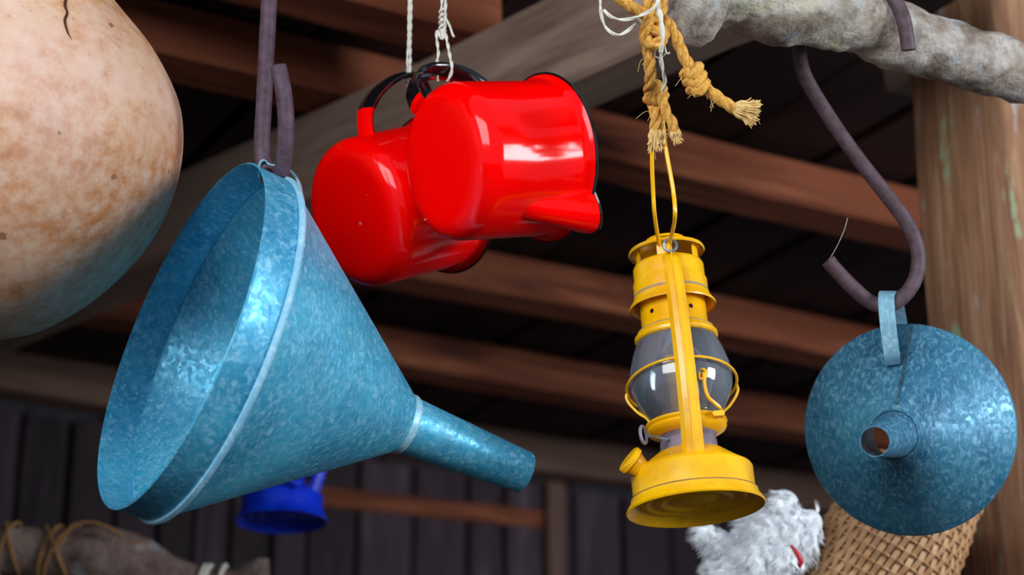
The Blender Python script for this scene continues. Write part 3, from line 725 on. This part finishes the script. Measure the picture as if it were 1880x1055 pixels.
o = MB().sweep([bail_top - UPZ * .02, Vector((bail_top.x, bail_top.y, HC + .02))], .002, 6).build('hanging_string', M['string'])
tag(o, 'thin string behind the iron hook that holds up the blue lantern', 'string')

# ================================================================== BRANCH
def branch(name, ctr, mat, label, seg=40, amp=.2, freq=22, per=10, seed=0.0, knobs=()):
    pts = spline([P(a, b2, d) for a, b2, d, r_ in ctr], per); rad = vspline([r_ * d / FPX for a, b2, d, r_ in ctr], per)
    mb = MB(); n = len(pts); N = Vector((0, 0, 1)); vs = []
    for i in range(n):
        t = (pts[min(i + 1, n - 1)] - pts[max(i - 1, 0)]).normalized(); N = (N - t * N.dot(t)).normalized(); B = t.cross(N)
        for k_ in range(seg):
            an = 2 * PI * k_ / seg; d = N * math.cos(an) + B * math.sin(an); q = pts[i] + d * rad[i]
            ns = mnoise.noise(q * freq + Vector((seed, 0, 0))) * amp + mnoise.noise(q * freq * 3.1) * amp * .4
            vs.append(pts[i] + d * rad[i] * (1 + ns))
    fs = [(i * seg + k_, i * seg + (k_ + 1) % seg, (i + 1) * seg + (k_ + 1) % seg, (i + 1) * seg + k_) for i in range(n - 1) for k_ in range(seg)] + [tuple(range(seg)), tuple((n - 1) * seg + k_ for k_ in range(seg))]
    o = mb.add(vs, fs).build(name, mat, ang=75)
    return tag(o, label, 'branch')
def bd(px): return 2.10 + (px - 1465) * .00032
bc = [(1204, -30, 66), (1216, -28, 86), (1245, -14, 96), (1275, -14, 92), (1300, -20, 74), (1345, -22, 72), (1385, -16, 84), (1420, 0, 82), (1460, 6, 77), (1520, 18, 68), (1600, 46, 62), (1700, 84, 59), (1800, 112, 56), (1900, 138, 54), (2050, 178, 52)]
branch('tree_branch', [(a, b2, bd(a), r_) for a, b2, r_ in bc], M['bark'], 'rough grey branch with lichen across the top right corner', amp=.15, freq=26, per=12, seg=56)
lb = [(-120, 1004, 42), (-20, 1008, 44), (80, 1016, 47), (150, 1022, 54), (210, 1026, 58), (255, 1036, 52), (300, 1062, 46), (370, 1078, 38), (430, 1076, 30), (480, 1060, 38), (492, 1058, 30)]
branch('tree_branch', [(a, b2, 2.95, r_) for a, b2, r_ in lb], M['bark_dim'], 'blurred knobbly brown branch lashed with cord in the bottom left corner', amp=.07, seed=5)
# lashings on the low branch
def ring_about(c, axis, rad, th, tilt, mat, name, label=None, cat=None, parent=None, n=28, turns=1):
    axis = axis.normalized(); X = axis.orthogonal().normalized(); Yv = axis.cross(X); pts_ = []
    for i in range(n * turns):
        q = 2 * PI * i / n; pts_.append(c + (X * math.cos(q) + Yv * math.sin(q)) * rad + axis * (math.sin(q + 1) * tilt + (i / n) * th * 1.8))
    return MB().sweep(pts_, th, 8, closed=(turns == 1)).build(name, mat, parent, world=True)
kk = 2.95 / FPX
lash = empty('cord_lashing', Matrix.Translation(P(105, 1018, 2.95)))
for (px, tilt, th) in ((92, .014, .0026), (104, -.02, .003), (112, .022, .0026)):
    ring_about(P(px, 1018, 2.95), CR, 53 * kk, th, tilt, M['old_cord'], 'cord_turn', parent=lash)
ends = [[(112, 1000), (128, 968), (160, 958), (195, 966), (225, 985)], [(100, 1005), (118, 985), (135, 962), (150, 966)]]
for q in ends: MB().sweep(spline([P(a, b2, 2.90) for a, b2 in q], 6), .0025, 6).build('cord_end', M['old_cord'], lash, world=True)
tag(lash, 'tan cord lashed round the blurred branch at the bottom left', 'cord')
lash2 = empty('cord_lashing', Matrix.Translation(P(24, 1020, 2.95)))
for (px, tilt, th) in ((16, .012, .0026), (24, -.012, .0026)): ring_about(P(px, 1009, 2.95), CR, 50 * kk, th, tilt, M['old_cord'], 'cord_turn', parent=lash2)
tag(lash2, 'tan cord turns round the low branch at the very left edge', 'cord')
wtie = empty('white_tie', Matrix.Translation(P(372, 1075, 2.95)))
for (px, tilt, th) in ((366, .004, .004), (373, .006, .004), (402, .004, .004)): ring_about(P(px, 1078, 2.95), (CR - CU * .12), 41 * kk, th, tilt, M['string'], 'tie_turn', parent=wtie)
tag(wtie, 'white cord tie round the thin end of the low blurred branch', 'cord')

# ================================================================== ROPE AND STRING THAT HOLD THE YELLOW LANTERN
def fibres(name, base, dirn, L, spread, n, mat, parent, rad=.0007, seed=1, curl=.25):
    rnd = random.Random(seed); mb = MB(); X = dirn.orthogonal().normalized(); Z = dirn.cross(X)
    for i in range(n):
        an = rnd.uniform(0, 2 * PI); q = math.sqrt(rnd.random()); o0 = (X * math.cos(an) + Z * math.sin(an)) * q
        l_ = L * rnd.uniform(.65, 1.08); sp_ = o0 * spread; jig = Vector((rnd.uniform(-1, 1), rnd.uniform(-1, 1), rnd.uniform(-1, 1))) * L * curl * .3
        p_ = [base + o0 * .004, base + o0 * .005 + dirn * l_ * .35 + sp_ * .3, base + dirn * l_ * .7 + sp_ * .8 + jig * .4, base + dirn * l_ + sp_ * 1.15 + jig]
        mb.sweep(spline(p_, 3), [rad * 1.3] * 4 + [rad] * 5 + [rad * .6], 4)
    o = mb.build(name, mat, parent, world=True); tag(o, kind='stuff'); return o
def rope(path, rad, parent): return twine('r', path, rad, M['jute'], None, parent=parent, twist=3, turns=150)
RP = empty('jute_rope', Matrix.Translation(P(1195, 70, 1.96)))
rr = 10.5 * 1.96 / FPX
def PD(l): return dense([P(*q) for q in l], 8)
rope(PD([(1120, -20, 1.93), (1150, 6, 1.93), (1180, 24, 1.935), (1205, 30, 1.94), (1216, 6, 1.945), (1212, -30, 1.96)]), rr, RP)
rope(PD([(1190, -30, 1.945), (1192, 10, 1.935), (1188, 45, 1.935), (1186, 68, 1.94), (1200, 82, 1.938), (1216, 70, 1.938), (1210, 50, 1.945), (1194, 44, 1.955), (1184, 60, 1.955), (1190, 90, 1.952), (1193, 120, 1.955), (1194, 145, 1.96), (1192, 168, 1.975), (1200, 186, 1.98), (1214, 182, 1.995), (1218, 168, 2.005), (1206, 160, 2.01), (1194, 170, 2.0), (1200, 195, 1.985), (1204, 215, 1.98), (1203, 240, 1.98)]), rr, RP)
rope(PD([(1205, 160, 1.985), (1215, 178, 1.975), (1222, 205, 1.975), (1234, 225, 1.972), (1240, 246, 1.972)]), rr * .9, RP)
rope(PD([(1196, 40, 1.95), (1218, 36, 1.95), (1238, 62, 1.945), (1252, 96, 1.945), (1266, 124, 1.945), (1276, 142, 1.945), (1292, 158, 1.945), (1312, 174, 1.943), (1336, 192, 1.94), (1350, 200, 1.94)]), rr, RP)
kc = P(1273, 138, 1.945); ka = (P(1282, 160, 1.945) - P(1264, 116, 1.945)).normalized()
for j, off in enumerate((-.0085, 0, .0085)):
    ring_about(kc + ka * off, ka, .0088, .0048, .003, M['jute'], 'knot_turn', parent=RP)
for j, (px, py) in enumerate(((1200, 66), (1204, 176))):
    ring_about(P(px, py, 1.945 if j == 0 else 1.985), CU * .6 + CR * (.5 - j), .0088, .005, .002, M['jute'], 'knot_turn', parent=RP)
fd = (P(1372, 205, 1.94) - P(1346, 198, 1.94)).normalized()
fibres('frayed_end', P(1346, 198, 1.94), fd, .024, .012, 170, M['jute_pale'], RP, seed=2)
fibres('frayed_end', P(1203, 236, 1.98), -CU, .022, .008, 140, M['jute_pale'], RP, seed=3)
fibres('frayed_end', P(1238, 240, 1.972), (-CU + CR * .3).normalized(), .013, .005, 70, M['jute_pale'], RP, seed=4)
fz = MB(); rnd = random.Random(11)
for (px, py, d) in [(1192, 110, 1.955), (1200, 175, 1.98), (1195, 200, 1.98), (1214, 215, 1.975), (1236, 238, 1.972), (1262, 120, 1.94), (1290, 160, 1.94), (1310, 175, 1.94), (1380, 205, 1.94), (1204, 262, 1.98)]:
    for i in range(5):
        b0 = P(px + rnd.uniform(-8, 8), py + rnd.uniform(-8, 8), d); v1 = CR * rnd.uniform(-1, 1) + CU * rnd.uniform(-1.2, .3); v2 = CR * rnd.uniform(-1, 1) - CU * rnd.uniform(.2, 1.4)
        fz.sweep(spline([b0, b0 + v1 * .006, b0 + v1 * .008 + v2 * .008], 5), .00028, 4)
tag(fz.build('stray_fibres', M['jute_pale'], RP, world=True), kind='stuff')
tag(RP, 'knotted golden jute rope with frayed ends tied to the grey branch above the lantern', 'rope')
WS = empty('white_string', Matrix.Translation(P(1212, 20, 1.93)))
for l in ([(1216, -20, 1.935), (1208, 14, 1.925), (1214, 40, 1.922), (1216, 75, 1.925), (1213, 105, 1.94), (1218, 135, 1.952), (1221, 150, 1.957), (1216, 166, 1.965)],
          [(1206, 14, 1.925), (1214, 30, 1.922), (1217, 70, 1.924), (1213, 95, 1.93)]):
    twine('s', PD(l), .0020, M['string'], None, parent=WS, twist=2, turns=160)
for l in ([(1102, -20, 1.93), (1103, 20, 1.928), (1112, 50, 1.928), (1132, 64, 1.928), (1150, 58, 1.93), (1166, 44, 1.934)],
          [(1108, 18, 1.926), (1124, 32, 1.925), (1150, 36, 1.924), (1182, 26, 1.922), (1204, 10, 1.92), (1210, -20, 1.925)]):
    twine('s', PD(l), .0016, M['string'], None, parent=WS, twist=2, turns=160)
MB().sweep(spline([P(*q) for q in [(1204, 92, 1.945), (1202, 102, 1.95), (1212, 106, 1.95), (1222, 98, 1.945), (1220, 84, 1.94), (1224, 98, 1.94), (1230, 96, 1.94)]], 6), .0008, 5).build('string_end', M['string'], WS, world=True)
tag(WS, 'white string with loose loops tangled round the golden rope', 'string')

# ================================================================== FEATHERED BUNDLE
FC = P(1412, 990, 2.4); kf = 2.4 / FPX
FB = empty('feather_bundle', Matrix.Translation(P(1420, 1040, 2.4)))
blobs = [((1438, 928), 40), ((1300, 975), 20), ((1335, 1000), 32), ((1485, 960), 34), ((1440, 945), 46), ((1408, 975), 66), ((1450, 975), 58), ((1390, 1010), 70), ((1345, 1045), 58), ((1430, 1010), 66), ((1470, 985), 42), ((1375, 1060), 62), ((1322, 990), 26), ((1330, 1075), 50), ((1400, 1085), 66)]
core = MB()
for (c_, rad) in blobs:
    ctr = P(c_[0], c_[1], 2.4)
    for i in range(1): core.lathe([(rad * .74 * kf * math.sin(PI * q / 10), -rad * .74 * kf * math.cos(PI * q / 10)) for q in range(11)], 16, M=Matrix.Translation(ctr))
core.build('core', M['feather_grey'], FB, world=True)
rnd = random.Random(21); fmb = MB()
flow = (CR * -.62 - CU * .78)
for (c_, rad) in blobs:
    ctr = P(c_[0], c_[1], 2.4); nfe = int(620 * (rad / 60) ** 2)
    for i in range(nfe):
        d = Vector((rnd.gauss(0, 1), rnd.gauss(0, 1), rnd.gauss(0, 1))).normalized()
        if d.dot(CF) > .3: continue
        b0 = ctr + d * rad * .70 * kf
        fl = (flow * rnd.uniform(.7, 1.2) + d * rnd.uniform(.25, .7) + Vector((rnd.gauss(0, 1), rnd.gauss(0, 1), rnd.gauss(0, 1))) * .25).normalized()
        L = rnd.uniform(.010, .024); wv = fl.cross(d + Vector((rnd.gauss(0, .2), rnd.gauss(0, .2), rnd.gauss(0, .2)))).normalized(); up = wv.cross(fl).normalized()
        if up.dot(d) < 0: up = -up
        cu = rnd.uniform(-.35, .15)
        # one feather: a spray of fine barbs
        for j in range(5):
            sd = (j - 2) / 2; vs = []
            for (q, ww) in ((0, 1.0), (.5, .9), (1.0, .1)):
                m_ = b0 + fl * L * q * (1 - .18 * abs(sd)) + wv * L * .34 * sd * q ** .8 + up * L * cu * q * q
                vs += [m_ - wv * .0009 * ww, m_ + wv * .0009 * ww]
            fmb.add(vs, [(0, 1, 3, 2), (2, 3, 5, 4)])
fo = fmb.build('feathers', M['feather'], FB, world=True, ang=60); tag(fo, kind='stuff')
rm = MB().sweep(spline([P(1452, 1000, 2.33), P(1462, 1014, 2.325), P(1470, 1030, 2.325), P(1462, 1046, 2.33)], 5), vspline([.0015, .003, .0035, .0015], 5), 8).build('red_patch', M['comb'], FB, world=True)
MB().sweep([P(1452, 1030, 2.32), P(1468, 1046, 2.318)], [.0045, .0006], 8).build('pale_tip', M['feather'], FB, world=True)
tag(FB, 'fluffy bundle of white feathers with a red patch, below the yellow lantern', 'feathers')
o = MB().sweep(spline([P(1494, 985, 2.42), P(1498, 1010, 2.42), P(1501, 1040, 2.42), P(1500, 1100, 2.42)], 6), .0028, 8).build('hanging_ribbon', M['string'])
tag(o, 'short white string end dangling beside the white feathers', 'string')

# ================================================================== WOVEN BASKET
dB = 2.46; kb = dB / FPX
bax = axis_dir(1640, 1030, .50, -.87, .12)
r, u, f = frame(1640, 1030)
MBk = basis(bax, -f, P(1572, 1120, dB))
BK = empty('woven_basket', MBk)
R0, R1, Lb = 128 * kb, 106 * kb, 270 * kb
nst = 60; wefts = 12
def bR(z): q = z / Lb; return R0 + (R1 - R0) * q + .008 * math.sin(PI * q)
for i in range(nst):
    an = 2 * PI * i / nst; pts_ = []
    for j in range(wefts * 2 + 1):
        z = Lb * j / (wefts * 2); wob_ = .0022 * math.cos(PI * (j + .0)) * (1 if i % 2 else -1) if j % 2 == 0 or True else 0
        wob_ = .0022 * math.cos(PI * j / 1.0 * 1.0) if False else .0022 * math.sin(PI * (j / 2 + (i % 2)))
        a2 = an + .25 * z / Lb
        pts_.append(Vector((math.cos(a2), math.sin(a2), 0)) * (bR(z) + wob_) + Vector((0, 0, z)))
    vs = []; n = len(pts_); hw_ = .0036
    for p in pts_:
        rd = Vector((p.x, p.y, 0)).normalized(); tg = Vector((0, 0, 1)).cross(rd)
        for (a_, b2) in ((-1, -1), (1, -1), (1, 1), (-1, 1)): vs.append(p + tg * hw_ * a_ + rd * .0009 * b2)
    fs = [(k_ * 4 + j, k_ * 4 + (j + 1) % 4, (k_ + 1) * 4 + (j + 1) % 4, (k_ + 1) * 4 + j) for k_ in range(n - 1) for j in range(4)] + [(0, 1, 2, 3), tuple((n - 1) * 4 + j for j in range(4))]
    MB().add(vs, fs).build('cane_stake', M['wicker'], BK, ang=30)
for j in range(wefts):
    z = Lb * (j + .5) / wefts; pts_ = []
    for i in range(nst * 4):
        an = 2 * PI * i / (nst * 4); wob_ = -.0024 * math.cos(PI * (i / 4 - .25 * z / Lb * nst / (2 * PI) * 1.0)) * (1 if j % 2 == 0 else -1)
        pts_.append(Vector((math.cos(an), math.sin(an), 0)) * (bR(z) + wob_) + Vector((0, 0, z)))
    MB().sweep(pts_, .0017, 5, closed=True).build('cane_weaver', M['wicker'], BK)
MB().lathe([(.0005, -.001), (R0 - .004, -.001), (R0 - .004, .002), (.0005, .002)], 44).build('base_disc', M['wicker_dark'], BK)
for z in (Lb,):
    MB().lathe([(bR(z) + .006 * math.cos(q), z + .006 * math.sin(q)) for q in [2 * PI * i / 10 for i in range(10)]], 60, True).build('rim', M['wicker'], BK)
MB().lathe([(R0 - .006, .0), (bR(Lb * .5) - .006, Lb * .5), (bR(Lb) - .006, Lb)], 60).build('lining', M['wicker_dark'], BK)
tag(BK, 'woven split-cane basket behind the smaller funnel at the bottom right', 'basket')
